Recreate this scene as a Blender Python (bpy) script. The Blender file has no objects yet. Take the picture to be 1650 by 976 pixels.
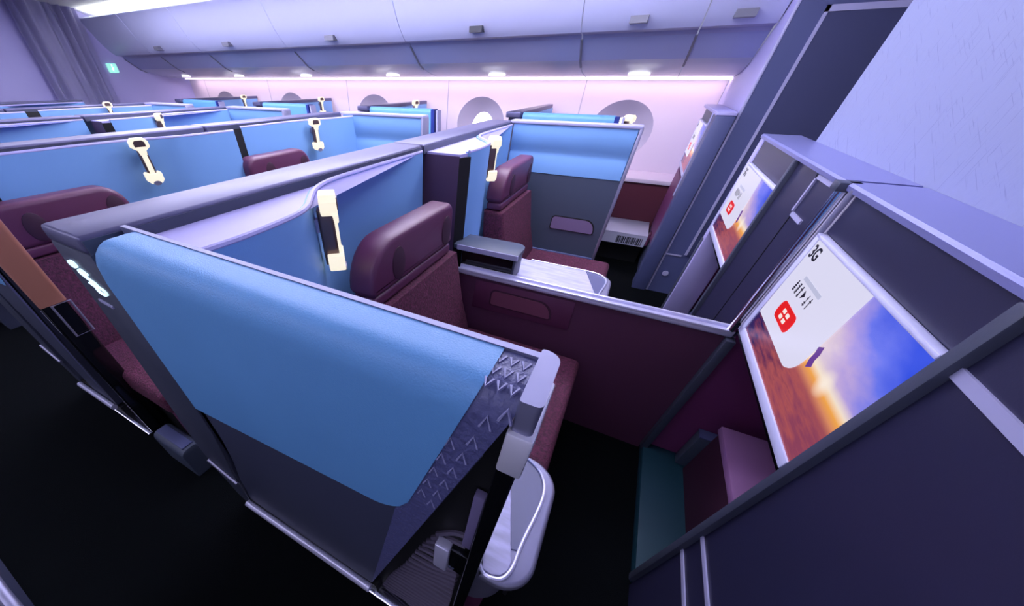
import bpy, bmesh, math, random
from mathutils import Vector, Matrix
random.seed(7)
S = bpy.context.scene
COL = S.collection
PI = math.pi

# ------------------------------------------------------------------ materials
def lin(c):
    return tuple((v/255/12.92 if v/255 <= .04045 else ((v/255+.055)/1.055)**2.4) for v in c) + (1.0,)

def mat(name, rgb, rough=.5, metal=0.0, spec=.5, bump=None, bscale=200, var=0.0, vscale=3, emit=None, estr=0, coat=0, stretch=None):
    m = bpy.data.materials.new(name); m.use_nodes = True
    nt = m.node_tree; b = nt.nodes['Principled BSDF']
    b.inputs['Base Color'].default_value = lin(rgb)
    b.inputs['Roughness'].default_value = rough
    b.inputs['Metallic'].default_value = metal
    b.inputs['Specular IOR Level'].default_value = spec
    b.inputs['Coat Weight'].default_value = coat
    tc = None
    if bump or var:
        tc = nt.nodes.new('ShaderNodeTexCoord')
        mp = nt.nodes.new('ShaderNodeMapping')
        nt.links.new(tc.outputs['Object'], mp.inputs[0])
        if stretch: mp.inputs['Scale'].default_value = stretch
    if bump:
        n = nt.nodes.new('ShaderNodeTexNoise'); n.inputs['Scale'].default_value = bscale; n.inputs['Detail'].default_value = 4
        nt.links.new(mp.outputs[0], n.inputs['Vector'])
        bp = nt.nodes.new('ShaderNodeBump'); bp.inputs['Strength'].default_value = bump; bp.inputs['Distance'].default_value = .004
        nt.links.new(n.outputs[0], bp.inputs['Height']); nt.links.new(bp.outputs[0], b.inputs['Normal'])
    if var:
        n = nt.nodes.new('ShaderNodeTexNoise'); n.inputs['Scale'].default_value = vscale; n.inputs['Detail'].default_value = 5
        nt.links.new(mp.outputs[0], n.inputs['Vector'])
        r = nt.nodes.new('ShaderNodeValToRGB')
        lo = [x*(1-var) for x in lin(rgb)[:3]]+[1]; hi = [min(1, x*(1+var)) for x in lin(rgb)[:3]]+[1]
        r.color_ramp.elements[0].position = .3; r.color_ramp.elements[0].color = lo
        r.color_ramp.elements[1].position = .7; r.color_ramp.elements[1].color = hi
        nt.links.new(n.outputs[0], r.inputs[0]); nt.links.new(r.outputs[0], b.inputs['Base Color'])
    if emit:
        b.inputs['Emission Color'].default_value = lin(emit); b.inputs['Emission Strength'].default_value = estr
    return m

M = {}
M['blue'] = mat('blue_leather', (100, 160, 214), .42, bump=.25, bscale=420, var=.06, vscale=2)
M['blue_liner'] = mat('blue_liner', (118, 164, 216), .5, bump=.08, bscale=300)
M['lavender'] = mat('lavender_shell', (176, 170, 218), .5)
M['lavender_dim'] = mat('mauve_plate', (120, 110, 150), .45)
M['cap'] = mat('purple_metal_cap', (92, 90, 122), .4, .4, bump=.03, bscale=300)
M['shell'] = mat('slate_shell', (62, 66, 88), .45, bump=.1, bscale=500)
M['post'] = mat('graphite_post', (66, 70, 88), .42, bump=.06, bscale=400)
M['black'] = mat('black_gap', (8, 8, 12), .6)
M['gloss_black'] = mat('gloss_black', (10, 11, 16), .12, coat=.4)
M['silver'] = mat('brushed_silver', (160, 158, 182), .42, .7)
M['rail'] = mat('bright_rail', (214, 212, 238), .3, .45)
M['chrome'] = mat('chrome', (222, 222, 236), .14, 1.0)
M['white_trim'] = mat('pale_trim', (168, 166, 200), .45)
M['burg'] = mat('burgundy_leather', (94, 46, 76), .4, bump=.12, bscale=350)
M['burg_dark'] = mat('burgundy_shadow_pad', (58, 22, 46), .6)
M['burg_fab'] = mat('burgundy_weave', (86, 32, 58), .8, bump=1.0, bscale=160, var=.55, vscale=110)
M['burg_panel'] = mat('burgundy_panel', (88, 48, 74), .5, bump=.05, bscale=300)
M['burg_cheek'] = mat('burgundy_cheek', (82, 58, 88), .5)
M['magenta'] = mat('plum_panel', (122, 54, 104), .5)
M['pink'] = mat('mauve_pad', (150, 104, 152), .6)
M['teal'] = mat('teal_riser', (14, 58, 72), .6)
M['navy'] = mat('navy_laminate', (42, 41, 68), .38, bump=.03, bscale=300)
M['slate'] = mat('slate_laminate', (70, 78, 96), .45)
M['slate_blue'] = mat('slate_blue_laminate', (78, 84, 124), .45, bump=.03, bscale=300)
M['closet_door'] = mat('closet_door', (62, 66, 100), .5, bump=.04, bscale=300)
M['mon_top'] = mat('monument_top', (140, 142, 196), .35, .3, bump=.12, bscale=60, stretch=(1, 12, 12))
M['bronze'] = mat('bronze_lamp_body', (104, 84, 84), .35, .6)
M['copper'] = mat('copper_toned_frame', (196, 132, 112), .35, .5)  # frame given a copper tone
M['lamp'] = mat('warm_lamp_light', (120, 110, 90), .4, emit=(255, 246, 226), estr=.95)
M['wall'] = mat('sidewall', (222, 208, 222), .6, bump=.02, bscale=100)
M['reveal'] = mat('window_reveal', (172, 166, 186), .6)  # greyer than the sidewall, colouring the recess as unlit
M['daylight'] = mat('daylit_pane', (255, 255, 255), .4, emit=(255, 250, 255), estr=1.3)
M['bin'] = mat('bin_plastic', (206, 208, 238), .38)
M['bin_low'] = mat('bin_lower', (160, 166, 205), .35)
M['bin_psu'] = mat('bin_service_panel', (186, 190, 208), .3)
M['latch'] = mat('bin_latch', (112, 112, 126), .4)
M['latch_dark'] = mat('bin_latch_dark', (40, 42, 54), .4)
M['ceiling'] = mat('ceiling_panel', (236, 236, 240), .6)
M['curtain'] = mat('grey_curtain', (186, 182, 220), .85, bump=.1, bscale=300)
M['carpet'] = mat('black_carpet', (3, 6, 9), .95, spec=.1, bump=.4, bscale=300)
M['strip'] = mat('pink_wash_light', (255, 235, 245), .4, emit=(255, 234, 246), estr=4.6)
M['spot'] = mat('white_spot', (255, 255, 255), .4, emit=(255, 252, 250), estr=2.2)
M['fill_down'] = mat('added_wash_glow', (240, 240, 255), .4, emit=(228, 226, 255), estr=3.0)  # glow of the added panels, facing down
M['fill_up'] = mat('added_up_glow', (240, 240, 255), .4, emit=(232, 232, 255), estr=6.0)  # glow added to brighten the ceiling from below
M['fill_far'] = mat('added_far_glow', (240, 240, 255), .4, emit=(232, 230, 255), estr=16.0)  # stronger glow, added to brighten the overhead bins
M['marble'] = mat('marble', (198, 196, 226), .3, var=.22, vscale=9, stretch=(6, 1.2, 1))
M['icon'] = mat('lit_icon', (220, 245, 255), .4, emit=(205, 240, 255), estr=1.1)
M['green_sign'] = mat('green_sign', (150, 225, 205), .4, emit=(150, 230, 205), estr=.8)
M['green_mark'] = mat('green_sign_mark', (225, 255, 245), .4, emit=(230, 255, 245), estr=.9)
M['clear'] = mat('clear_edge', (104, 106, 138), .2)
M['white_bench'] = mat('white_bench', (196, 196, 214), .45)
M['ink'] = mat('ink', (40, 38, 52), .5)

def textured_wall():
    m = mat('textured_wall', (172, 174, 222), .55, bump=.35, bscale=55)
    nt = m.node_tree; b = nt.nodes['Principled BSDF']
    tc = nt.nodes.new('ShaderNodeTexCoord')
    out = None
    for rot, sc in ((.42, (5, 5, 190)), (1.50, (6, 6, 210))):
        m0 = nt.nodes.new('ShaderNodeMapping'); m0.inputs['Rotation'].default_value = (0, rot, 0)
        mp = nt.nodes.new('ShaderNodeMapping'); mp.inputs['Scale'].default_value = sc
        nt.links.new(tc.outputs['Object'], m0.inputs[0]); nt.links.new(m0.outputs[0], mp.inputs[0])
        n = nt.nodes.new('ShaderNodeTexNoise'); n.inputs['Scale'].default_value = 1.6; n.inputs['Detail'].default_value = 3
        nt.links.new(mp.outputs[0], n.inputs['Vector'])
        r = nt.nodes.new('ShaderNodeValToRGB'); r.color_ramp.elements[0].position = .65; r.color_ramp.elements[1].position = .69
        nt.links.new(n.outputs[0], r.inputs[0])
        if out is None: out = r
        else:
            mx = nt.nodes.new('ShaderNodeMath'); mx.operation = 'MAXIMUM'
            nt.links.new(out.outputs[0], mx.inputs[0]); nt.links.new(r.outputs[0], mx.inputs[1]); out = mx
    mixc = nt.nodes.new('ShaderNodeMix'); mixc.data_type = 'RGBA'
    mixc.inputs['A'].default_value = lin((144, 150, 184)); mixc.inputs['B'].default_value = lin((126, 132, 168))
    nt.links.new(out.outputs[0], mixc.inputs['Factor']); nt.links.new(mixc.outputs['Result'], b.inputs['Base Color'])
    return m
M['textured'] = textured_wall()

def sunset():
    """picture shown on the seat screens: object X runs across the screen (0..1 in metres), object Z up"""
    m = bpy.data.materials.new('sunset_picture'); m.use_nodes = True
    nt = m.node_tree; N = nt.nodes; L = nt.links
    b = N['Principled BSDF']; b.inputs['Roughness'].default_value = .25; b.inputs['Base Color'].default_value = (0, 0, 0, 1)
    tc = N.new('ShaderNodeTexCoord'); sp = N.new('ShaderNodeSeparateXYZ'); L.new(tc.outputs['Object'], sp.inputs[0])
    def mth(op, a, b_, c=None):
        n = N.new('ShaderNodeMath'); n.operation = op
        for i, v in enumerate((a, b_, c)):
            if v is None: continue
            if hasattr(v, 'links') or hasattr(v, 'is_linked'): L.new(v, n.inputs[i])
            else: n.inputs[i].default_value = v
        return n.outputs[0]
    def ramp(fac, stops):
        r = N.new('ShaderNodeValToRGB'); e = r.color_ramp.elements
        while len(e) < len(stops): e.new(.5)
        for i, (p, c) in enumerate(stops): e[i].position = p; e[i].color = lin(c)
        L.new(fac, r.inputs[0]); return r.outputs[0]
    x, z = sp.outputs[0], sp.outputs[2]
    u = mth('DIVIDE', x, .615)             # 0 left .. 1 right as the viewer sees it
    v = mth('DIVIDE', z, .325)
    nz = N.new('ShaderNodeTexNoise'); nz.inputs['Scale'].default_value = 9; nz.inputs['Detail'].default_value = 6
    mp = N.new('ShaderNodeMapping'); mp.inputs['Scale'].default_value = (1, 1, 2.2); L.new(tc.outputs['Object'], mp.inputs[0]); L.new(mp.outputs[0], nz.inputs['Vector'])
    d = mth('ADD', mth('MULTIPLY', u, .45), mth('MULTIPLY', v, .6))
    d = mth('ADD', d, mth('MULTIPLY', mth('SUBTRACT', nz.outputs[0], .5), .22))
    sky = ramp(d, [(.50, (250, 236, 218)), (.63, (230, 210, 216)), (.75, (192, 168, 224)), (.87, (104, 118, 238)), (1.0, (34, 74, 226))])
    wv = N.new('ShaderNodeTexNoise'); wv.inputs['Scale'].default_value = 1; wv.inputs['Detail'].default_value = 5
    mp2 = N.new('ShaderNodeMapping'); mp2.inputs['Scale'].default_value = (14, 1, 90); L.new(tc.outputs['Object'], mp2.inputs[0]); L.new(mp2.outputs[0], wv.inputs['Vector'])
    s = mth('ADD', mth('MULTIPLY', u, .75), mth('MULTIPLY', mth('SUBTRACT', wv.outputs[0], .5), 1.1))
    sea = ramp(s, [(.0, (40, 26, 88)), (.16, (112, 52, 84)), (.45, (172, 84, 88)), (.75, (140, 66, 92))])
    glow = ramp(v, [(.36, (176, 88, 88)), (.405, (216, 136, 100)), (.45, (244, 168, 78)), (.50, (250, 232, 208))])
    gf = ramp(v, [(.30, (0, 0, 0)), (.41, (255, 255, 255)), (.49, (255, 255, 255)), (.55, (0, 0, 0))])
    isky = mth('GREATER_THAN', v, .45)
    mx = N.new('ShaderNodeMix'); mx.data_type = 'RGBA'; L.new(isky, mx.inputs['Factor']); L.new(sea, mx.inputs['A']); L.new(sky, mx.inputs['B'])
    m2 = N.new('ShaderNodeMix'); m2.data_type = 'RGBA'; L.new(gf, m2.inputs['Factor']); L.new(mx.outputs['Result'], m2.inputs['A']); L.new(glow, m2.inputs['B'])
    # sun
    dx = mth('SUBTRACT', u, .80); dz = mth('MULTIPLY', mth('SUBTRACT', v, .49), .53)
    rr = mth('SQRT', mth('ADD', mth('MULTIPLY', dx, dx), mth('MULTIPLY', dz, dz)), 0)
    sf = ramp(rr, [(.0, (255, 255, 255)), (.012, (235, 235, 235)), (.055, (0, 0, 0))])
    m3 = N.new('ShaderNodeMix'); m3.data_type = 'RGBA'; L.new(sf, m3.inputs['Factor']); L.new(m2.outputs['Result'], m3.inputs['A']); m3.inputs['B'].default_value = lin((255, 240, 226))
    L.new(m3.outputs['Result'], b.inputs['Emission Color']); b.inputs['Emission Strength'].default_value = .95
    return m
M['sunset'] = sunset()
M['card'] = mat('screen_card', (0, 0, 0), .3, emit=(226, 224, 250), estr=.92)
M['card_soft'] = mat('screen_card_soft', (0, 0, 0), .3, emit=(196, 198, 228), estr=.9)
M['scr_ink'] = mat('screen_ink', (0, 0, 0), .3, emit=(34, 30, 50), estr=.8)
M['scr_red'] = mat('screen_red', (0, 0, 0), .3, emit=(226, 22, 18), estr=1.0)
M['scr_white'] = mat('screen_white', (0, 0, 0), .3, emit=(250, 236, 232), estr=.95)
M['scr_purple'] = mat('screen_purple', (0, 0, 0), .3, emit=(112, 62, 160), estr=.8)

# ------------------------------------------------------------------ mesh helpers
def link(name, bm, m, parent=None, smooth=35, loc=None):
    me = bpy.data.meshes.new(name)
    bmesh.ops.recalc_face_normals(bm, faces=bm.faces[:])
    bm.to_mesh(me); bm.free()
    if smooth:
        for p in me.polygons: p.use_smooth = True
        me.set_sharp_from_angle(angle=math.radians(smooth))
    me.materials.append(m)
    o = bpy.data.objects.new(name, me); COL.objects.link(o)
    if parent is not None: o.parent = parent
    if loc: o.location = loc
    return o

def thing(name, label, cat, loc=(0, 0, 0), group=None, rz=0):
    o = bpy.data.objects.new(name, None); COL.objects.link(o)
    o.location = loc; o.rotation_euler = (0, 0, rz); o.empty_display_size = .1
    o['label'] = label; o['category'] = cat
    if group: o['group'] = group
    return o

def tag(o, label, cat, group=None):
    o['label'] = label; o['category'] = cat
    if group: o['group'] = group
    return o

def dup(root, loc, label, rz=None):
    r = root.copy(); COL.objects.link(r); r.location = loc; r['label'] = label
    if rz is not None: r.rotation_euler = (0, 0, rz)
    for ch in list(root.children):
        c = ch.copy(); COL.objects.link(c); c.parent = r
        for g in list(ch.children):
            d = g.copy(); COL.objects.link(d); d.parent = c
    return r

def box(bm, x0, x1, y0, y1, z0, z1, bev=0, seg=2):
    t = bmesh.new()
    vs = [t.verts.new(p) for p in ((x0, y0, z0), (x1, y0, z0), (x1, y1, z0), (x0, y1, z0), (x0, y0, z1), (x1, y0, z1), (x1, y1, z1), (x0, y1, z1))]
    for f in ((3, 2, 1, 0), (4, 5, 6, 7), (0, 1, 5, 4), (1, 2, 6, 5), (2, 3, 7, 6), (3, 0, 4, 7)): t.faces.new([vs[i] for i in f])
    if bev: bmesh.ops.bevel(t, geom=t.edges[:], offset=bev, segments=seg, affect='EDGES', profile=.5)
    merge(bm, t)

def merge(bm, t):
    me = bpy.data.meshes.new('tmp'); t.to_mesh(me); t.free(); bm.from_mesh(me); bpy.data.meshes.remove(me)

def bx(*a, bev=0, seg=2):
    bm = bmesh.new(); box(bm, *a, bev=bev, seg=seg); return bm

def prism(bm, pts, axis, a, b, bev=0, seg=2):
    """extrude a 2-D outline along an axis; pts are the other two coordinates in xyz order"""
    t = bmesh.new()
    def P(p, w):
        return {'x': (w, p[0], p[1]), 'y': (p[0], w, p[1]), 'z': (p[0], p[1], w)}[axis]
    A = [t.verts.new(P(p, a)) for p in pts]; B = [t.verts.new(P(p, b)) for p in pts]
    n = len(pts)
    t.faces.new(A[::-1]); t.faces.new(B)
    for i in range(n): t.faces.new((A[i], A[(i+1) % n], B[(i+1) % n], B[i]))
    if bev:
        bmesh.ops.recalc_face_normals(t, faces=t.faces[:])
        es = [e for e in t.edges if len(e.link_faces) == 2 and (len(e.link_faces[0].verts) > 4 or len(e.link_faces[1].verts) > 4 or n <= 4)]
        bmesh.ops.bevel(t, geom=es, offset=bev, segments=seg, affect='EDGES', profile=.5)
    bmesh.ops.triangulate(t, faces=[f for f in t.faces if len(f.verts) > 4])
    merge(bm, t)

def pr(pts, axis, a, b, bev=0, seg=2):
    bm = bmesh.new(); prism(bm, pts, axis, a, b, bev, seg); return bm

def rrect(x0, x1, z0, z1, r, n=6):
    """rounded rectangle outline; r may be one radius or four: bl, br, tr, tl"""
    if not isinstance(r, (list, tuple)): r = (r,)*4
    out = []
    for (cx, cz, rr, a0) in ((x0+r[0], z0+r[0], r[0], PI), (x1-r[1], z0+r[1], r[1], 1.5*PI), (x1-r[2], z1-r[2], r[2], 0), (x0+r[3], z1-r[3], r[3], .5*PI)):
        if rr < 1e-5: out.append((cx, cz)); continue
        for i in range(n+1):
            a = a0 + .5*PI*i/n; out.append((cx+rr*math.cos(a), cz+rr*math.sin(a)))
    return out

def rslab(bm, x0, x1, z0, z1, rad, y0, y1, b, n=8, k=4):
    """upholstered slab: rounded outline in xz, thickness along y, softly rounded rims"""
    t = bmesh.new(); rings = []
    secs = [(y0 + b - b*math.cos(.5*PI*i/k), b - b*math.sin(.5*PI*i/k)) for i in range(k+1)]
    secs += [(y1 - b + b*math.sin(.5*PI*i/k), b - b*math.cos(.5*PI*i/k)) for i in range(k+1)]
    for (y, ins) in secs:
        o = rrect(x0+ins, x1-ins, z0+ins, z1-ins, tuple(max(r-ins, .001) for r in rad), n)
        rings.append([t.verts.new((p[0], y, p[1])) for p in o])
    for A, B in zip(rings, rings[1:]):
        m = len(A)
        for i in range(m): t.faces.new((A[i], A[(i+1) % m], B[(i+1) % m], B[i]))
    t.faces.new(rings[0][::-1]); t.faces.new(rings[-1])
    merge(bm, t)

def ellipse(cx, cz, a, b, n=28):
    return [(cx+a*math.cos(2*PI*i/n), cz+b*math.sin(2*PI*i/n)) for i in range(n)]

def tube(bm, path, r, n=10, closed=False):
    path = [Vector(p) for p in path]; rings = []
    for i, p in enumerate(path):
        if closed: d = path[(i+1) % len(path)] - path[i-1]
        else: d = path[min(i+1, len(path)-1)] - path[max(i-1, 0)]
        d.normalize(); up = Vector((0, 0, 1)) if abs(d.z) < .9 else Vector((1, 0, 0))
        s = d.cross(up).normalized(); t = s.cross(d)
        rr = r[i] if isinstance(r, (list, tuple)) else r
        rings.append([bm.verts.new(p + s*rr*math.cos(2*PI*k/n) + t*rr*math.sin(2*PI*k/n)) for k in range(n)])
    m = len(rings)
    for i in range(m if closed else m-1):
        A, B = rings[i], rings[(i+1) % m]
        for k in range(n): bm.faces.new((A[k], A[(k+1) % n], B[(k+1) % n], B[k]))
    if not closed: bm.faces.new(rings[0][::-1]); bm.faces.new(rings[-1])

def tb(path, r, n=10, closed=False):
    bm = bmesh.new(); tube(bm, path, r, n, closed); return bm

def ribbon(bm, pts, axis, a, b, width):
    """a stroke of given width along 2-D points, extruded along axis"""
    n = len(pts); L = []; Rr = []
    for i, p in enumerate(pts):
        q0 = pts[max(i-1, 0)]; q1 = pts[min(i+1, n-1)]
        dx, dy = q1[0]-q0[0], q1[1]-q0[1]; l = math.hypot(dx, dy) or 1
        nx, ny = -dy/l*width/2, dx/l*width/2
        L.append((p[0]+nx, p[1]+ny)); Rr.append((p[0]-nx, p[1]-ny))
    for i in range(n-1):
        prism(bm, [L[i], L[i+1], Rr[i+1], Rr[i]], axis, a, b)

def smooth_curve(pts, n=6):
    out = []
    P = [Vector(p) for p in pts]
    for i in range(len(P)-1):
        p0, p1, p2, p3 = P[max(i-1, 0)], P[i], P[i+1], P[min(i+2, len(P)-1)]
        for k in range(n):
            t = k/n
            out.append(tuple(.5*((2*p1)+(p2-p0)*t+(2*p0-5*p1+4*p2-p3)*t*t+(3*p1-p0-3*p2+p3)*t**3)))
    out.append(tuple(P[-1])); return out

# ------------------------------------------------------------------ camera
VP1, VP2, VP3 = (-565, 127), (1073, 127), (672, 1160)
PPX, PPY, F = 672.0, 607.0, 515.0
CAMH = 1.40
def cv(p): return Vector((p[0]-PPX, p[1]-PPY, F)).normalized()
up = -cv(VP3); ax = cv(VP2); ax = (ax - up*ax.dot(up)).normalized(); ay = up.cross(ax)
right = Vector((ax.x, ay.x, up.x)); down = Vector((ax.y, ay.y, up.y)); fwd = Vector((ax.z, ay.z, up.z))
cam = bpy.data.cameras.new('camera'); co = bpy.data.objects.new('camera', cam); COL.objects.link(co)
mw = Matrix.Identity(4)
for i in range(3):
    mw[i][0] = right[i]; mw[i][1] = -down[i]; mw[i][2] = -fwd[i]
mw[0][3], mw[1][3], mw[2][3] = 0, 0, CAMH
co.matrix_world = mw
cam.sensor_width = 36; cam.lens = F/1650*36
cam.shift_x = (825-PPX)/1650; cam.shift_y = (PPY-488)/1650
cam.clip_start = .02
S.camera = co

# ------------------------------------------------------------------ setting
def struct(name, bm, m, parent=None, smooth=35):
    o = link(name, bm, m, parent, smooth)
    if parent is None: o['kind'] = 'structure'
    return o
struct('floor', bx(-1.6, 4.9, -3.0, 7.6, -.06, 0), M['carpet'])
# ceiling: gentle vault rising from the bins
cprof = [(3.60, 2.03), (3.42, 2.085), (3.1, 2.105), (2.6, 2.14), (1.6, 2.17), (0, 2.17), (-1.6, 2.1), (-1.6, 2.22), (3.6, 2.22)]
struct('ceiling', pr(cprof, 'y', -3.0, 7.6), M['ceiling'])
# textured forward wall that stands on the screen units
struct('wall_front', bx(-1.6, 2.372, -.80, -.665, 1.165, 2.17), M['textured'])
struct('wall_rear', bx(-1.6, 4.9, 7.30, 7.42, 0, 2.15), M['lavender'])

WX = 4.70; WP = 1.55; WY0 = .245
# sidewall panels with oval window openings
bmw = bmesh.new(); bms = bmesh.new()
seams = [-.487, .69] + [.69+WP*k for k in range(1, 5)] + [7.3]
def wall_panel(bm, y0, y1, z0, z1, cy, cz, a, b):
    outer = []; inner = []
    angs = sorted([2*PI*i/48 for i in range(48)] + [math.atan2(zz-cz, yy-cy) % (2*PI) for yy in (y0, y1) for zz in (z0, z1)])
    for t in angs:
        c, s = math.cos(t), math.sin(t)
        k = min(((y1-cy)/c if c > 1e-9 else (y0-cy)/c if c < -1e-9 else 9e9), ((z1-cz)/s if s > 1e-9 else (z0-cz)/s if s < -1e-9 else 9e9))
        outer.append(bm.verts.new((WX, cy+c*k, cz+s*k))); inner.append(bm.verts.new((WX, cy+a*c, cz+b*s)))
    n = len(angs)
    for i in range(n): bm.faces.new((outer[i], outer[(i+1) % n], inner[(i+1) % n], inner[i]))
wins = []
for i in range(len(seams)-1):
    y0, y1 = seams[i], seams[i+1]
    cy = WY0 + WP*i
    if cy + .33 < y1 and cy - .33 > y0:
        wall_panel(bmw, y0, y1, .66, 1.42, cy, 1.0, .30, .25); wins.append(cy)
    else:
        vs = [bmw.verts.new(p) for p in ((WX, y0, .66), (WX, y1, .66), (WX, y1, 1.42), (WX, y0, 1.42))]; bmw.faces.new(vs)
    if i: box(bms, WX-.002, WX+.002, y0-.004, y0+.004, .66, 1.40)
wall = struct('wall_right', bmw, M['wall'])
wo = link('panel_seam', bms, M['reveal'], wall)
for i, cy in enumerate(wins):
    bm = bmesh.new(); rings = []
    for (dx, a, b) in ((0, .30, .25), (.05, .225, .215), (.11, .15, .19)):
        rings.append([bm.verts.new((WX+dx, cy+a*math.cos(2*PI*k/40), 1.0+b*math.sin(2*PI*k/40)-dx*.75)) for k in range(40)])
    for A, B in zip(rings, rings[1:]):
        for k in range(40): bm.faces.new((A[k], A[(k+1) % 40], B[(k+1) % 40], B[k]))
    w = struct('window_%d' % (i+1), bm, M['reveal'])
    link('pane', pr(ellipse(cy, .9175, .15, .19, 40), 'x', WX+.109, WX+.118), M['daylight'], w)
# lower sidewall and ledge
struct('trim_1', bx(4.28, 4.72, -.487, 7.3, .64, .675, bev=.006), M['wall'])
struct('baseboard_right', bx(4.31, 4.40, -.487, 7.3, 0, .645), mat('burgundy_dado', (88, 30, 48), .6))
# wash light strip under the bins
o = struct('trim_2', bx(4.50, 4.66, -.487, 7.1, 1.397, 1.403), M['strip'])

struct('added_glow_strip', bx(3.395, 3.48, -.487, 7.15, 2.004, 2.010), mat('added_ceiling_glow', (240, 240, 240), .4, emit=(246, 250, 244), estr=9))  # glowing strip added above the bins to brighten the ceiling

# ------------------------------------------------------------------ overhead bins
BP = [(3.38, 2.0), (3.42, 1.95), (3.52, 1.79), (3.60, 1.70), (3.66, 1.655)]           # curved upper door
BR = [(3.66, 1.655), (3.74, 1.648), (3.76, 1.628)]                                    # bright ridge
BL = [(3.76, 1.628), (3.93, 1.512)]                                                   # lower face
BU = [(3.93, 1.512), (4.02, 1.478), (4.22, 1.436), (4.52, 1.408)]                      # service panel
def strip_mesh(prof, y0, y1, th=.012):
    bm = bmesh.new()
    n = len(prof); A = [bm.verts.new((p[0], y0, p[1])) for p in prof]; B = [bm.verts.new((p[0], y1, p[1])) for p in prof]
    A2 = [bm.verts.new((p[0]+th, y0, p[1]+th)) for p in prof]; B2 = [bm.verts.new((p[0]+th, y1, p[1]+th)) for p in prof]
    for i in range(n-1):
        bm.faces.new((A[i], A[i+1], B[i+1], B[i])); bm.faces.new((A2[i], B2[i], B2[i+1], A2[i+1]))
        bm.faces.new((A[i], A2[i], A2[i+1], A[i+1])); bm.faces.new((B[i], B[i+1], B2[i+1], B2[i]))
    bm.faces.new((A[0], B[0], B2[0], A2[0])); bm.faces.new((A[-1], A2[-1], B2[-1], B[-1]))
    return bm
edges = [-.487, -.084, .67, 2.21, 3.72, 5.22, 6.30, 7.28]
bin_words = ['short overhead bin beside the dark closet, first of the bin row', 'overhead bin with a greyish latch, second from the dark closet',
             'long overhead bin with the darkest latch, third from the dark closet', 'overhead bin fourth from the closet, above the second side window suite',
             'overhead bin fifth from the closet, towards the curtain', 'overhead bin next but one to the grey curtain', 'rearmost overhead bin beside the grey curtain']
for i in range(len(edges)-1):
    y0, y1 = edges[i]+.004, edges[i+1]-.004
    t = thing('overhead_bin', bin_words[i], 'overhead bin', (3.6, y0, 1.4), 'overhead bins above the windows')
    off = Vector((-3.6, -y0, -1.4))
    def add(nm, bm, m):
        bmesh.ops.translate(bm, verts=bm.verts[:], vec=off); return link(nm, bm, m, t)
    add('door', strip_mesh(smooth_curve(BP), y0, y1), M['bin'])
    add('ridge', strip_mesh(BR, y0, y1), M['white_trim'])
    add('lower_panel', strip_mesh(BL, y0, y1), M['bin_low'])
    sv = add('service_panel', strip_mesh(smooth_curve(BU), y0, y1), M['bin_psu'])
    g = add('seam', strip_mesh([(3.755, 1.622), (3.93, 1.504), (4.02, 1.47)], y1-.004, y1+.012, .004), M['latch'])
    ly = {0: -.293, 1: .295, 2: 1.48, 3: 3.03, 4: 4.6, 5: 6.0}.get(i)
    if ly is not None:
        bm = bmesh.new()
        prism(bm, [(ly-.055, 1.680), (ly+.055, 1.680), (ly+.055, 1.715), (ly-.055, 1.715)], 'x', 3.555, 3.64)
        add('latch', bm, M['latch_dark'] if i in (2,) else M['latch'])
    # reading spots on the service panel
    for sy in (.214, 1.483, 2.72, 4.05, 5.35, 6.6):
        if y0 < sy < y1:
            bm = pr(ellipse(4.22, sy, .05, .085), 'z', 1.424, 1.434)
            bmesh.ops.translate(bm, verts=bm.verts[:], vec=off); link('spot_light', bm, M['spot'], t)

# ------------------------------------------------------------------ added fill panels above the view, brightening seats, ceiling and bins
for (x0, x1, y0, y1, lab) in ((-.9, -.5, -.2, 6.5, 'long added fill light panel over the near aisle'), (.9, 1.9, -.3, 5.6, 'wide added fill light panel over the middle seats'), (2.25, 2.60, -.2, 5.9, 'long added fill light panel over the far aisle')):
    zc = 2.02
    t = thing('added_fill_panel', lab, 'light', ((x0+x1)/2, (y0+y1)/2, zc), 'added fill light panels')
    hx, hy = (x1-x0)/2, (y1-y0)/2
    link('down_fill', bx(-hx, hx, -hy, hy, .004, .012), M['fill_down'] if x0 < 2 else M['fill_far'], t)
    link('up_fill', bx(-hx, hx, -hy, hy, .022, .028), M['fill_up'] if x0 < 2 else M['fill_far'], t)
    if 2 < x0: link('side_fill', bx(hx+.031, hx+.035, -hy, hy, .0, .05), M['fill_far'], t)  # extra glowing plate added to brighten the bin doors
    bm = bmesh.new()
    for (a, b, c, d) in ((-hx-.03, -hx, -hy-.03, hy+.03), (hx, hx+.03, -hy-.03, hy+.03), (-hx, hx, -hy-.03, -hy), (-hx, hx, hy, hy+.03)): box(bm, a, b, c, d, 0, .03)
    link('frame', bm, M['white_trim'], t)

# ------------------------------------------------------------------ curtain, exit sign
bm = bmesh.new(); V = []
cols = 120
for i in range(cols+1):
    u = i/cols; x = 2.62 + .735*u
    w = .040*math.sin(u*PI*2*6.5+.6*math.sin(9*u)) * (1 if u < .25 or u > .6 else .35) + .008*math.sin(u*50)
    V.append([bm.verts.new((x + (.02*math.sin(u*30) if k == 0 else 0) - .03*(k/8), 7.15+w*(1+.2*math.sin(k)), 2.125-.02*abs(math.sin(u*5))-k*(1.95/8) if k else 2.13)) for k in range(9)])
for i in range(cols):
    for k in range(8): bm.faces.new((V[i][k], V[i+1][k], V[i+1][k+1], V[i][k+1]))
bmesh.ops.solidify(bm, geom=bm.faces[:], thickness=.006)
cu = thing('curtain', 'grey pleated curtain hanging at the rear of the cabin', 'curtain', (0, 0, 0))
link('fabric', bm, M['curtain'], cu)
link('curtain_rail', bx(2.55, 3.365, 7.12, 7.18, 2.12, 2.15, bev=.005), M['silver'], cu)
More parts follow.
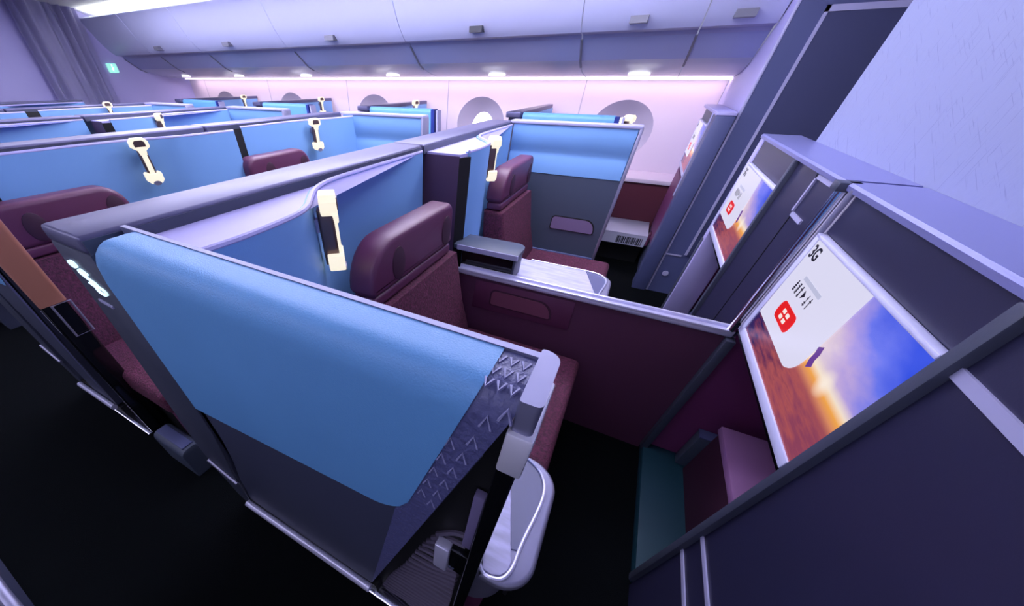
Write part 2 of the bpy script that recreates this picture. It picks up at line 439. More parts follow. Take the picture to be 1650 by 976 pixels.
ex = thing('exit_sign', 'small pale green lit exit sign on the rear wall right of the curtain', 'sign', (3.53, 7.29, 1.47))
link('sign_plate', pr(rrect(-.06, .07, 0, .10, .012), 'y', -.02, 0), M['green_sign'], ex)
bm = bmesh.new(); ribbon(bm, [(.0, .02), (.01, .045), (.0, .07)], 'y', -.023, -.018, .012); ribbon(bm, [(-.02, .03), (.02, .055)], 'y', -.023, -.018, .01)
prism(bm, ellipse(.005, .082, .01, .01, 12), 'y', -.023, -.018); link('running_mark', bm, M['green_mark'], ex)

# ------------------------------------------------------------------ suites
PITCH = 1.45; SW = 1.235
ORD = ['front row', 'second row', 'third row', 'fourth row', 'rearmost row']
CX = smooth_curve([(.085, .607, 0), (.193, .600, 0), (.33, .612, 0), (.40, .640, 0), (.46, .686, 0), (.53, .736, 0), (.613, .768, 0), (.725, .779, 0), (.94, .781, 0), (1.222, .782, 0)])
CY = smooth_curve([(.225, .778, 0), (.60, .778, 0), (.78, .765, 0), (.90, .725, 0), (1.0, .690, 0), (1.15, .672, 0), (1.325, .665, 0)])

def suite_shell(kind, side):
    """rear shell of one suite: dark cap, curved blue lining, ledge; side 'aisle' has the end post"""
    t = thing('suite_shell', 'x', 'seat shell', (0, 0, 0), 'centre suite shells')
    link('cap', bx(0, SW-.012, .79, .942, 1.168, 1.2, bev=.008, seg=3), M['cap'], t)
    link('cap_edge', bx(.004, SW-.016, .7865, .7895, 1.166, 1.193), M['post'], t)
    link('back_shell', bx(.03, SW-.02, .80, .93, .0, 1.168), M['shell'], t)
    C = CX if kind == 'X' else CY
    pts = [(p[0], p[1]) for p in C]
    th = .022
    poly = pts + [(p[0], p[1]+th) for p in pts[::-1]]
    bm = bmesh.new(); prism(bm, poly, 'z', .40, 1.176)
    link('blue_lining', bm, M['blue_liner'], t, smooth=40)
    e = [(p[0], p[1]+.012) for p in pts]
    led = e + [(pts[-1][0], .80), (pts[0][0], .80)]
    if kind == 'X': led = [(.034, .632)] + led[:-1] + [(.034, .80)]
    link('ledge', pr(led, 'z', 1.150, 1.172), M['lavender'], t)
    bmp = bmesh.new()
    for i in range(len(pts)-1): tube(bmp, [(pts[i][0], pts[i][1]+.006, 1.176), (pts[i+1][0], pts[i+1][1]+.006, 1.176)], .007, 8)
    link('lining_piping', bmp, M['lavender'], t)
    if kind == 'X':
        link('side_cheek', bx(.030, .036, .632, .80, .55, 1.165), M['burg_cheek'], t)
        link('gap_trim', pr([(.030, .632), (.082, .602), (.088, .612), (.036, .64)], 'z', .55, 1.160), M['black'], t)
    else:
        link('gap_trim', bx(.10, .225, .776, .80, .55, 1.172), M['black'], t)
        link('lining_return', bx(1.300, 1.322, .68, .774, .5, 1.165), M['blue_liner'], t)
    if side == 'aisle':
        post = [(.942, 1.17), (.955, 1.0), (1.0, .72), (1.055, .42), (1.06, .25), (1.02, .08), (.99, .02), (.945, .02), (.93, .12), (.905, .30), (.85, .48), (.812, .62), (.792, .80), (.785, 1.17)]
        link('end_post', pr(post, 'x', .0, .075, bev=.006), M['post'], t)
        ic = bmesh.new()
        prism(ic, ellipse(.898, 1.143, .012, .011, 16), 'x', -.004, .001)
        ribbon(ic, smooth_curve([(.868, 1.122, 0), (.884, 1.132, 0), (.892, 1.122, 0), (.878, 1.108, 0), (.862, 1.099, 0), (.868, 1.086, 0), (.884, 1.094, 0)]), 'x', -.004, .001, .005)
        ring = ellipse(.858, 1.078, .013, .012, 20)
        ribbon(ic, ring + [ring[0]], 'x', -.004, .001, .004)
        for v_ in ic.verts: v_.co.y = .874 + (v_.co.y-.878)*1.35; v_.co.z = 1.108 + (v_.co.z-1.110)*.70
        ic_o = link('seat_indicator', ic, M['icon'], t); ic_o['label'] = 'pale lit seat pictogram'
        sl = bmesh.new(); ribbon(sl, [(.905, 1.050), (.852, 1.046)], 'x', -.003, .001, .006); link('indicator_line', sl, M['white_trim'], t)
        rl = bmesh.new(); tube(rl, [(-.004, 1.03, .335), (-.004, .94, .285), (-.004, .90, .27)], .008, 8); link('post_trim', rl, M['silver'], t)
    return t

def suite_seat(x0, x1, hy=.565, rad=(.025, .025, .04, .14)):
    """burgundy seat facing -y"""
    t = thing('recliner', 'x', 'seat', (0, 0, 0), 'burgundy suite seats')
    w = x1-x0
    hb = bmesh.new(); rslab(hb, x0, x1, .884, 1.045, rad, hy, hy+.10, .020)
    h = link('headrest', hb, M['burg'], t, smooth=50)
    pb = bmesh.new(); rslab(pb, x0+.008, x1-.008, .846, .886, (.014,)*4, hy+.003, hy+.09, .010)
    link('headrest_roll', pb, M['burg'], h)
    for cx in (x0+.155, x1-.065):
        link('headrest_dimple_shade', pr(ellipse(cx, .952, .038, .055, 24), 'y', hy-.003, hy+.01, bev=.002), M['burg_dark'], h)  # dark ovals paint the shade of dimples in the headrest
    bk = bmesh.new(); prism(bk, [(hy-.02, .842), (hy+.10, .842), (hy+.06, .40), (hy-.12, .40), (hy-.12, .47), (hy-.07, .62)], 'x', x0-.01, x1+.03, bev=.02, seg=3)
    link('backrest', bk, M['burg_fab'], t, smooth=50)
    cb = bmesh.new(); box(cb, x0-.02, x1+.075, -.10, hy-.08, .33, .45, bev=.03, seg=4)
    link('seat_cushion', cb, M['burg_fab'], t, smooth=50)
    link('seat_base', bx(x0+.02, x1+.04, -.02, hy, .0, .34, bev=.01), M['black'], t)
    link('leg_rest', bx(x0-.005, x1+.06, -.085, -.025, .12, .335, bev=.02, seg=3), M['burg'], t)
    return t

def side_console(cabinet=True):
    t = thing('side_console', 'x', 'side table', (0, 0, 0), 'marble side consoles')
    top = [(.09, .60), (.09, .004), (.044, -.010), (.042, -.030), (.049, -.046), (.064, -.056), (.084, -.057), (.105, -.050), (.335, .022), (.335, .60)]
    arc = lambda cx, cy, r, a0, a1: [(cx+r*math.cos(math.radians(a0+(a1-a0)*i/8)), cy+r*math.sin(math.radians(a0+(a1-a0)*i/8))) for i in range(9)]
    rim = [(.085, .60), (.085, .0), (.032, -.010)] + arc(.10, -.037, .068, 180, 270) + arc(.272, -.025, .08, 270, 360) + [(.352, .60)]
    link('console_body', pr(rrect(.09, .345, -.09, .60, (.10, .10, .01, .01), 8), 'z', .28, .655, bev=.006), M['silver'], t)
    link('rim', pr(rim, 'z', .650, .682, bev=.01, seg=3), M['silver'], t)
    link('marble_top', pr(top, 'z', .680, .688, bev=.003), M['marble'], t)
    bead = smooth_curve([(.085, .02, 0), (.040, -.010, 0), (.037, -.034, 0), (.048, -.053, 0), (.075, -.063, 0), (.11, -.065, 0), (.15, -.069, 0), (.20, -.076, 0), (.25, -.080, 0), (.287, -.075, 0), (.316, -.058, 0), (.335, -.03, 0), (.341, .0, 0), (.342, .05, 0), (.342, .30, 0)], 3)
    link('rim_bead', tb([(p[0], p[1], .6865) for p in bead], .0042, 8), M['rail'], t)
    link('front_recess', pr(rrect(.125, .31, .33, .60, .03), 'y', -.096, -.088), M['black'], t)
    link('clear_leaf', pr([(.108, -.050), (.112, -.062), (.15, -.066), (.20, -.073), (.25, -.077), (.285, -.072), (.313, -.056), (.331, -.03), (.338, .0), (.338, .021)], 'z', .676, .685), M['clear'], t)
    link('foot', bx(.11, .33, -.05, .55, 0, .28, bev=.01), M['burg'], t)
    if cabinet:
        c = bmesh.new(); box(c, .03, .155, .315, .585, .689, .80, bev=.006)
        cc = link('cabinet', c, M['shell'], t)
        link('cabinet_lid', pr(rrect(.008, .168, .305, .62, (.01, .05, .01, .01)), 'z', .802, .822, bev=.003), M['slate'], cc)
        link('glass_front', bx(.024, .031, .325, .578, .70, .79), M['gloss_black'], cc)
        link('lid_edge', bx(.006, .014, .305, .60, .800, .822), M['white_trim'], cc)
    return t

def reading_lamp():
    """upright bracket-shaped lamp; local front is -y"""
    t = thing('reading_lamp', 'x', 'lamp', (0, 0, 0), 'bracket reading lamps')
    link('body', pr(rrect(-.020, .020, -.018, .022, .008), 'z', .012, .150, bev=.002), M['bronze'], t)
    head = [(-.014, .118), (.014, .118), (.018, .136), (.040, .150), (.040, .172), (.026, .186), (-.026, .186), (-.040, .172), (-.040, .150), (-.018, .136)]
    hd = link('lamp_head', pr(head, 'y', -.030, .012, bev=.003), M['lamp'], t)
    link('speaker', pr([(-.024, .152), (.024, .152), (.024, .170), (.015, .177), (-.015, .177), (-.024, .170)], 'y', -.033, -.028), M['bronze'], hd)
    link('stem', bx(-.011, .011, -.026, -.016, .03, .13, bev=.002), M['lamp'], t)
    foot = [(-.038, .040), (-.030, .046), (-.012, .040), (.012, .040), (.030, .046), (.038, .040), (.038, .010), (.024, -.004), (-.024, -.004), (-.038, .010)]
    ft = link('lamp_foot', pr(foot, 'y', -.030, .014, bev=.003), M['lamp'], t)
    link('notch', pr(ellipse(0, -.002, .018, .010, 20), 'y', -.033, -.026), M['silver'], ft)
    link('mount', bx(-.010, .010, .018, .062, .095, .128, bev=.003), M['silver'], t)
    return t

def aisle_screen(frame, L=.78, zf=1.10):
    """side wall of a suite along the aisle; outer face is local x=0, front end at y=0"""
    t = thing('aisle_screen', 'x', 'privacy screen', (0, 0, 0), 'blue leather aisle screens')
    W = .074
    # leather wrap
    bm = bmesh.new(); ny, nz = 40, 26
    def y0(z): return .050 + (1.2-z)*(.145-.05)/(.35)
    grid = []
    for i in range(ny+1):
        row = []
        tt = (i/ny); tt = tt*tt*(3-2*tt)*.5 + tt*.5
        sec = []
        for j in range(nz+1):
            s = j/nz
            if s < .62: sec.append((0, s/.62))          # outer face, fraction of height
            elif s < .80:
                a = (s-.62)/.18*PI/2; sec.append((a, 'c'))
            else: sec.append(((s-.80)/.20, 't'))
        for (a, k) in sec:
            r = .034; ztop = 1.2
            if k == 't': x = r + a*(W-.002-r); z = ztop - .006*a*0; zz = ztop
            elif k == 'c': x = r-r*math.cos(a); zz = ztop - r + r*math.sin(a)
            else: x = 0.0; zz = None
            yb = L
            if zz is None:
                # solve column: bottom edge
                f = k
                yl0 = y0(1.166); yA = yl0 + tt*(yb-yl0)
                zb = .842 - (yA-.15)*(.842-.772)/.60
                dl = tt*.63; rr = .06
                if dl < rr: zb += rr - math.sqrt(max(0, rr*rr-(rr-dl)**2))
                zz = zb + f*(1.166-zb)
            yl = y0(zz); y = yl + tt*(yb-yl)
            # soften the rear top corner
            d = y-(yb-.05)
            if d > 0 and zz > .9: zz2 = zz - (.05-math.sqrt(max(0, .05*.05-d*d)))*max(0, (zz-.9)/.3)
            else: zz2 = zz
            row.append(bm.verts.new((x-.004, y, zz2)))
        grid.append(row)
    for i in range(ny):
        for j in range(nz): bm.faces.new((grid[i][j], grid[i+1][j], grid[i+1][j+1], grid[i][j+1]))
    bmesh.ops.recalc_face_normals(bm, faces=bm.faces[:])
    link('leather_cover', bm, M['blue'], t, smooth=60)
    # dark lower panel with the curved rear edge
    lower = [(.285, .17), (.30, .125), (.925, .105), (.905, .16), (.87, .32), (.81, .48), (.775, .62), (.765, .80), (.765, 1.12), (.10, 1.12), (.035, 1.10)]
    if L < .7: lower = [(.035, 1.10), (.285, .17), (.30, .125), (L, .115), (L, 1.12), (.10, 1.12)]
    link('lower_panel', pr(lower, 'x', .004, .055), M['shell'], t)
    link('inner_lining', bx(.056, W, .095, L-.005, .45, 1.19), M['blue_liner'], t)
    # patterned leather at the front
    bm = bmesh.new(); grid = []
    sec = [(0, .18 + (1.166-.18)*k/16) for k in range(17)] + [(.034-.034*math.cos(.5*PI*k/6), 1.166+.034*math.sin(.5*PI*k/6)) for k in range(1, 7)] + [(.034+(W-.036)*k/3*.5+.0, 1.2) for k in range(1, 4)] + [(W-.004, 1.2)]
    for (x, z) in sec:
        ya = .014 + max(0, 1.19-z)*.2673
        yb2 = y0(z)+.014 if z > .84 else .160 + (.84-z)*(.286-.160)/.66
        yb2 = max(yb2, ya+.0005)
        grid.append([bm.verts.new((x-.002, ya+(yb2-ya)*k/4, z-.002)) for k in range(5)])
    for A, B in zip(grid, grid[1:]):
        for k in range(4): bm.faces.new((A[k], A[k+1], B[k+1], B[k]))
    pp = link('patterned_panel', bm, mat('quilted_leather', (86, 88, 132), .35, bump=.9, bscale=110), t, smooth=60)
    ch = bmesh.new()
    for r in range(7):
        for c in range(4):
            z = 1.183 - r*.036 - (c % 2)*.018; y = .022 + c*.016 + r*.0085
            ymin = .012 + (1.19-z)*.27
            ymax = .052 + (1.2-z)*.27
            if y-.007 < ymin or y+.004 > ymax: continue
            ribbon(ch, [(y-.006, z-.010), (y, z+.008), (y+.006, z-.010)], 'x', -.0035, .0, .0022)
    for r in range(3):
        for c in range(3):
            x = .014 + r*.019; y = .024 + c*.012
            if y < .05: ribbon(ch, [(x+.006, y-.004), (x-.006, y), (x+.006, y+.004)], 'z', 1.196, 1.1995, .0022)
    link('chevron_stitching', ch, mat('stitching', (150, 150, 190), .5), pp)
    # silver frame along the top inner edge, front corner, front post
    fr = bmesh.new()
    prism(fr, [(W-.006, .016), (W+.003, .016), (W+.003, L+.005), (W-.006, L+.005)], 'z', 1.185, 1.2015)
    prism(fr, [(p[0], p[1]) for p in rrect(0.002, W+.010, -.004, .016, (.006, .016, .003, .003))], 'z', zf, 1.2015)
    link('frame', fr, frame, t)
    if L > .7: link('frame_clasp', bx(-.003, W+.014, -.008, .018, 1.098, 1.162, bev=.003), mat('clasp_metal', (226, 224, 238), .3, .35), t)
    else:
        fb = bmesh.new(); tube(fb, [(.03, -.012, .80), (W+.012, -.012, .80), (W+.012, -.012, .67), (.03, -.012, .67)], .004, 8, closed=True)
        link('frame_clasp', fb, M['silver'], t)
    link('front_post', pr(rrect(.002, W+.006, -.004, .018, (.006, .012, .003, .003)), 'z', .0, zf), M['gloss_black'], t)
    rb = bmesh.new()
    prism(rb, [(.014, 1.186), (.29, .165), (.29, .02), (.014, .02)], 'x', .035, .054)
    rp = link('recess_panel', rb, M['black'], t)
    rg = bmesh.new()
    for k in range(22):
        z = .06 + k*.036; ymax = .02 + (1.10-z)*.27
        if ymax < .05: continue
        path = [(.033, .03 + (ymax-.04)*u, z + .010*math.sin(u*4+k*.6) - .05*u) for u in [i/8 for i in range(9)]]
        tube(rg, path, .006, 6)
    link('louvre', rg, mat('louvre_fabric', (92, 84, 104), .5), rp)
    la = bmesh.new(); box(la, .016, .052, .014, .078, .665, .765, bev=.005)
    lt = link('latch', la, M['gloss_black'], t)
    link('latch_cover', bx(.008, .03, .052, .082, .660, .770, bev=.004), M['rail'], lt)
    link('latch_slot', bx(.02, .033, .020, .036, .80, .985, bev=.002), M['lavender_dim'], t)
    link('kick_bar', tb([(-.012, .292, .128), (-.012, .60 if L > .7 else .45, .118), (-.012, min(.925, L+.14), .104)], .014, 12), M['rail'], t)
    link('floor_rail', bx(-.012, .03, .06, min(.96, L+.18), .018, .045, bev=.006), M['chrome'], t)
    link('skirt', bx(.004, .05, .28, min(.94, L+.16), .04, .115), M['black'], t)
    return t

def far_screen():
    """mirror side of the centre block: we look at its inner face (x=0), outer face at +x"""
    t = thing('aisle_screen', 'x', 'privacy screen', (0, 0, 0), 'blue inner aisle screens')
    bm = bmesh.new(); prism(bm, [(.0, 1.185), (-.004, 1.14), (.002, 1.07), (.012, 1.045), (.004, 1.02), (.002, .925), (.05, .925), (.05, 1.185)], 'y', .035, .775)
    link('upper_lining', bm, M['blue_liner'], t, smooth=60)
    link('lower_lining', bx(.004, .05, .03, .78, .43, .922), M['slate'], t)
    pk = link('pocket', pr(rrect(.08, .385, .585, .678, (.012, .015, .025, .07)), 'x', -.001, .006), M['black'], t)
    link('pocket_flap', pr(rrect(.088, .378, .590, .671, (.010, .012, .022, .066)), 'x', -.003, .002), mat('mauve_flap', (124, 104, 140), .5), pk)
    link('sill', bx(-.012, .04, .03, .55, .405, .43, bev=.006), M['slate_blue'], t)
    link('outer_cover', bx(.05, .085, .03, .78, .3, 1.185, bev=.008), M['blue'], t)
    link('top_rail', bx(-.006, .09, .018, .80, 1.186, 1.203, bev=.004), M['white_trim'], t)
    link('front_rail', bx(-.006, .09, .012, .032, .30, 1.19, bev=.005), M['silver'], t)
    link('foot_panel', bx(.02, .08, .06, .78, 0, .3), M['shell'], t)
    return t

XA, XB = .20, .20+SW
RY = [PITCH*k for k in range(5)]
sh = {}
for kind in 'XY':
    for side in ('aisle', 'mid'): sh[kind, side] = [suite_shell(kind, side), False]
def place(store, loc, label):
    if not store[1]:
        o = store[0]; o.location = loc; o['label'] = label; store[1] = True; return o
    return dup(store[0], loc, label)
shell_lab = {
 (0, 'A'): 'nearest suite shell, with the lit seat pictogram on its dark end post in front',
 (0, 'B'): 'front row suite shell with a dark burgundy cheek beside its blue lining',
 (1, 'A'): 'second row suite shell with a lit lamp facing us, left of the black slot',
 (1, 'B'): 'second row suite shell with a lit lamp, right of the black slot',
 (2, 'A'): 'third row suite shell left of the burgundy cheek at the left edge',
 (2, 'B'): 'third row suite shell right of the burgundy cheek',
 (3, 'A'): 'fourth row suite shell at the left edge, left of its small black slot',
 (3, 'B'): 'fourth row suite shell with a round white lamp seen over the third row',
 (4, 'A'): 'rearmost suite shell at the left edge below the lavender rear wall',
 (4, 'B'): 'rearmost suite shell just below the grey curtain'}
for r in range(5):
    kind = 'X' if r % 2 == 0 else 'Y'
    place(sh[kind, 'aisle'], (XA, RY[r], 0), shell_lab[r, 'A'])
    place(sh[kind, 'mid'], (XB, RY[r], 0), shell_lab[r, 'B'])

# seats
s1 = suite_seat(.515, 1.095); s1.location = (XA, 0, 0); s1['label'] = 'burgundy seat with a rounded headrest in the nearest suite, below the big blue screen'
s1b = dup(s1, (XB, 0, 0), 'burgundy seat beyond the divider in the front row, beside the far blue panel')
s2 = suite_seat(.075, .60, .60, (.025, .025, .10, .06)); s2.location = (XA, RY[1], 0); s2['label'] = 'burgundy seat at the left edge, behind the nearest dark end post'
s2b = dup(s2, (XB, RY[1], 0), 'burgundy seat in the second row, only the headrest top showing above the dark cap')
c1 = side_console(True); c1.location = (XA, 0, 0); c1['label'] = 'marble topped silver side console behind the nearest blue screen'
c2 = dup(c1, (XB, 0, 0), 'marble topped side console with dark glass cabinet, beyond the silver divider rail')
# lamps
lp = [reading_lamp(), False]
def lamp(x, y, z, rz, lab):
    o = place(lp, (x, y, z), lab); o.rotation_euler = (0, 0, rz); return o
lamp(XA+.452, .640, 1.010, math.radians(42), 'lit reading lamp in the nearest suite, seen from its side left of the headrest')
lamp(XB+.452, .640, 1.010, math.radians(42), 'lit reading lamp beside the second headrest of the front row')
lamp(XA+.80, RY[1]+.70, 1.005, math.radians(-18), 'lit reading lamp facing us on the left second row blue panel')
lamp(XB+.80, RY[1]+.70, 1.005, math.radians(-18), 'lit reading lamp facing us on the right second row blue panel')
lamp(XB+.452, RY[2]+.640, 1.010, math.radians(42), 'small lit reading lamp in the third row, right of the burgundy cheek')
lamp(XB+.80, RY[3]+.70, 1.040, math.radians(-18), 'small round looking white lamp in the fourth row')
# near aisle screens
a1 = aisle_screen(mat('frame_metal', (132, 132, 160), .42, .5)); a1.location = (XA-.0, 0, 0); a1['label'] = 'big light blue leather aisle screen in the foreground'
a2 = aisle_screen(M['copper'], .56, .80); a2.location = (XA, RY[1]+.21, 0); a2['label'] = 'aisle screen with a copper coloured front edge, at the left edge'
sb_ = thing('stowage_box', 'dark grey rounded box on the floor behind the nearest dark end post', 'box', (.215, 1.40, 0))
link('box_body', pr(rrect(-.04, .05, .0, .19, (.01, .01, .03, .03)), 'y', -.10, .13, bev=.006), M['slate'], sb_)
link('box_lid', pr(rrect(-.02, .03, .186, .196, .004), 'y', -.085, .115), M['slate_blue'], sb_)
# far aisle screens
f1 = far_screen(); f1.location = (2.665, 0, 0); f1['label'] = 'blue and grey inner screen with mauve pocket, beside the far aisle in the front row'
dup(f1, (2.665, RY[1], 0), 'blue inner screen with pale top rail in the second row, beside the far aisle')
dup(f1, (2.665, RY[2], 0), 'blue inner screen with pale top rail in the third row, beside the far aisle')
dup(f1, (2.665, RY[3], 0), 'blue inner screen with pale top rail in the fourth row, beside the far aisle')

# divider between the two front suites
dv = thing('seat_divider', 'low burgundy divider with a bright silver top rail between the two front seats', 'divider', (1.43, 0, 0))
link('divider_panel', bx(-.018, .018, -.52, .575, 0, .705), M['burg_panel'], dv)
rb = bmesh.new(); box(rb, -.028, .024, -.53, .575, .703, .722, bev=.005, seg=3); box(rb, -.028, -.014, -.53, .575, .716, .730, bev=.004); box(rb, .012, .026, -.53, .575, .716, .732, bev=.004)
link('top_rail', rb, M['rail'], dv)
link('rail_end', bx(-.02, .02, -.548, -.515, .69, .733, bev=.006), M['chrome'], dv)
ip = link('inset_panel', pr([(0.005, .553), (.478, .543), (.472, .690), (.012, .694)], 'x', -.024, -.016, bev=.002), M['burg'], dv)
pk = link('pocket', pr(rrect(.09, .39, .578, .662, (.01, .012, .025, .07)), 'x', -.0255, -.022), M['burg_dark'], ip)
link('pocket_flap', pr(rrect(.098, .382, .584, .655, (.008, .010, .022, .066)), 'x', -.028, -.024), mat('pocket_flap', (120, 66, 88), .45), dv)

# ------------------------------------------------------------------ screen units at the front
MY = -.525
def screen_unit(x0, x1, tvx0, tvx1, right_label, xr):
    """x0..x1 whole unit; opening for legs between the bar at tvx0 and x1"""
    t = thing('screen_unit', right_label, 'cabinet', (0, MY, 0), 'front screen units')
    Y = lambda *a, **k: bx(*a, **k)
    # top slab
    link('top_slab', pr([(.010, 1.184), (.012, 1.195), (.006, 1.2), (-.139, 1.2), (-.139, 1.184)], 'x', x0, x1+xr), M['mon_top'], t)
    link('upper_panel', Y(tvx0, tvx1+.005, -.04, 0, 1.092, 1.1835), M['navy'], t)
    link('right_panel', Y(x0, tvx0-.028, -.04, 0, 0, 1.1835), M['navy'], t)
    link('front_bar', Y(tvx0-.028, tvx0-.001, -.045, .016, .03, 1.1835, bev=.003), M['post'], t)
    sb = bmesh.new()
    link('screen_back', Y(tvx0, x1, -.05, -.012, .74, 1.10), M['black'], t)
    link('lower_rim', Y(tvx0, tvx1+.02, -.02, .002, .74, .765, bev=.003), M['gloss_black'], t)
    # leg well
    link('well_side', Y(x1-.012, x1, -.50, -.006, .05, .75), M['magenta'], t)
    link('well_floor', Y(tvx0-.02, x1, -.50, 0, 0, .045, bev=.003), M['teal'], t)
    link('well_back', Y(tvx0-.02, x1, -.515, -.50, 0, .75), M['magenta'], t)
    link('well_roof', Y(tvx0-.02, x1, -.50, -.05, .74, .76), M['black'], t)
    link('well_inner_side', Y(tvx0-.04, tvx0-.028, -.50, -.04, 0, .75), M['teal'], t)
    link('well_post', Y(x1-.045, x1, -.02, .010, .03, .70, bev=.003), M['post'], t)
    return t
uA = screen_unit(.10, 1.425, .73, 1.347, 'dark navy screen unit in the right foreground, under the textured wall', .0)
for (zz, hh) in ((1.072, .018), (.452, .012), (.352, .012)):
    link('silver_strip', bx(.10, .715, -.002, .004, zz, zz+hh), M['white_trim'], uA)
link('screen_surround', bx(1.347, 1.400, -.03, .003, .765, 1.186, bev=.003), mat('pearl_surround', (204, 198, 212), .35, .2), uA)
link('corner_post', tb([(1.418, .006, .72), (1.418, .006, 1.19)], .016, 16), M['chrome'], uA)
link('corner_post_cap', bx(1.398, 1.445, -.02, .03, 1.178, 1.200, bev=.004), M['post'], uA)
link('narrow_post', tb([(1.360, .006, .765), (1.360, .006, 1.19)], .008, 12), M['silver'], uA)
uB = screen_unit(1.447, 2.60, 1.915, 2.530, 'screen unit with the smaller looking sunset screen, beside the far aisle', .0)
link('slim_strip', bx(1.900, 1.912, -.002, .006, 1.09, 1.185), M['white_trim'], uB)
fb = bmesh.new()
box(fb, 1.640, 1.652, -.002, .006, 1.075, 1.182); box(fb, 1.46, 1.652, -.002, .006, 1.170, 1.182)
link('inset_frame', fb, M['white_trim'], uB)
link('inset_strip', bx(1.53, 1.640, -.002, .005, 1.062, 1.074), M['white_trim'], uB)
link('door_line', bx(1.640, 1.645, -.001, .002, .02, 1.06), M['black'], uB)
link('side_frame', bx(2.532, 2.60, -.14, .006, .0, 1.186, bev=.006), M['lavender'], uB)
# small pads inside the leg wells
def well_pads(dx, lab1, lab2):
    a = thing('leg_rest_pad', lab1, 'pad', (1.13+dx, -.83, .045), 'mauve pads in the leg wells')
    link('pad_top', bx(-.26, .215, -.17, .145, .275, .305, bev=.004), M['pink'], a)
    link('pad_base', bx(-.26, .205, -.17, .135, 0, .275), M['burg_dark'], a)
    b = thing('well_step', lab2, 'step', (1.345+dx, -.72, .045), 'grey steps in the leg wells')
    link('step_block', bx(.004, .06, -.12, .06, 0, .20, bev=.006), M['slate'], b)
    link('step_tread', bx(.004, .06, -.12, .06, .20, .206), M['slate_blue'], b)
well_pads(0, 'mauve pad in the dark leg well under the large sunset screen', 'grey step beside the mauve pad under the large sunset screen')
well_pads(1.18, 'mauve pad in the leg well under the smaller sunset screen', 'grey step beside the mauve pad under the smaller sunset screen')

# televisions
def text_mesh(s, size):
    cu_ = bpy.data.curves.new('t', 'FONT'); cu_.body = s; cu_.size = size; cu_.extrude = .0004; cu_.offset = .0009
    o = bpy.data.objects.new('t', cu_); COL.objects.link(o)
    dg = bpy.context.evaluated_depsgraph_get(); me = bpy.data.meshes.new_from_object(o.evaluated_get(dg))
    bpy.data.objects.remove(o); bm = bmesh.new(); bm.from_mesh(me); bpy.data.meshes.remove(me)
    return bm
def television(lab):
    """origin at the lower left corner as the sitter sees it; local +x to the sitter's right, face looks along -y (local)"""
    t = thing('television', lab, 'television', (0, 0, 0), 'sunset seat screens')
    W_, H_ = .617, .325
    fr = bmesh.new(); b_ = .028
    box(fr, 0, b_, -.010, .010, 0, H_, bev=.003); box(fr, 0, W_, -.010, .010, 0, .026, bev=.003)
    box(fr, 0, W_, -.010, .010, H_-.010, H_, bev=.003)
    link('screen_frame', fr, mat('screen_frame', (214, 214, 246), .3), t)
    sc = link('screen', bx(.02, W_-.001, -.006, .004, .015, H_-.006), M['sunset'], t)
    card = rrect(.032, .385, .094, .316, (.0, .055, .004, .004), 8)
    c = link('welcome_card', pr(card, 'y', -.0085, -.0065), M['card'], sc)
    bm = text_mesh('3G', .044)
    bmesh.ops.rotate(bm, verts=bm.verts[:], cent=(0, 0, 0), matrix=Matrix.Rotation(PI/2, 3, 'X'))
    bmesh.ops.translate(bm, verts=bm.verts[:], vec=(.040, -.0092, .276)); link('seat_number', bm, M['scr_ink'], sc, smooth=0)
    bm = bmesh.new(); prism(bm, rrect(.115, .245, .236, .246, .002), 'y', -.0092, -.008); link('grey_line', bm, M['card_soft'], sc)
    gl = bmesh.new(); rr = random.Random(3)
    for gx in (.096, .118, .140, .196, .216):
        for k in range(5):
            if rr.random() < .8: box(gl, gx+rr.random()*.004, gx+.014-rr.random()*.004, -.0094, -.0082, .202+k*.0056, .2046+k*.0056)
        box(gl, gx+.004+.004*rr.random(), gx+.0075+.004*rr.random(), -.0094, -.0082, .200, .228)
    prism(gl, [(.168, .205), (.168, .226), (.184, .2155)], 'y', -.0094, -.0082)
    link('card_glyphs', gl, M['scr_ink'], sc, smooth=0)
    ic = link('red_icon', pr(rrect(.112, .238, .128, .176, .018), 'y', -.0095, -.0082), M['scr_red'], sc)
    wq = bmesh.new()
    for (a, b__) in ((.148, .154), (.178, .154), (.148, .138), (.178, .138)): prism(wq, rrect(a, a+.020, b__, b__+.010, .002), 'y', -.0102, -.0094)
    link('icon_marks', wq, M['scr_white'], sc)
    bm = bmesh.new(); ribbon(bm, [(.392, .190), (.400, .176), (.402, .160), (.412, .146)], 'y', -.0075, -.0062, .018); link('cloud_mark', bm, M['scr_purple'], sc)
    return t
tv1 = television('large sunset screen marked 3G in the right foreground'); tv1.location = (1.347, MY+.006, .765); tv1.rotation_euler = (0, 0, PI)
tv2 = dup(tv1, (2.530, MY+.006, .765), 'smaller looking sunset screen facing the seat beyond the divider', PI)

# ------------------------------------------------------------------ closet beside the far aisle
cl = thing('closet', 'tall dark blue closet beside the far aisle with pale door edging', 'closet', (3.354, -.487, 0))
link('side_panel', bx(0, .02, -1.6, 0, 0, 2.10), M['slate_blue'], cl)
link('aft_panel', pr([(.02, 0), (1.34, 0), (1.34, 1.41), (1.15, 1.42), (.70, 1.47), (.50, 1.56), (.32, 1.66), (.15, 1.78), (.06, 1.96), (.05, 2.06), (.02, 2.10)], 'y', -.03, -.002), M['lavender'], cl)
link('corner_edge', bx(-.004, .012, -.012, .004, 0, 2.10, bev=.003), M['white_trim'], cl)
dr = link('door', bx(-.012, 0, -1.30, -.148, .345, 1.665), M['closet_door'], cl)
eb = bmesh.new(); box(eb, -.016, -.004, -.148, -.132, .345, 1.69); box(eb, -.016, -.004, -1.30, -.132, 1.665, 1.69)
link('door_edging', eb, M['white_trim'], dr)
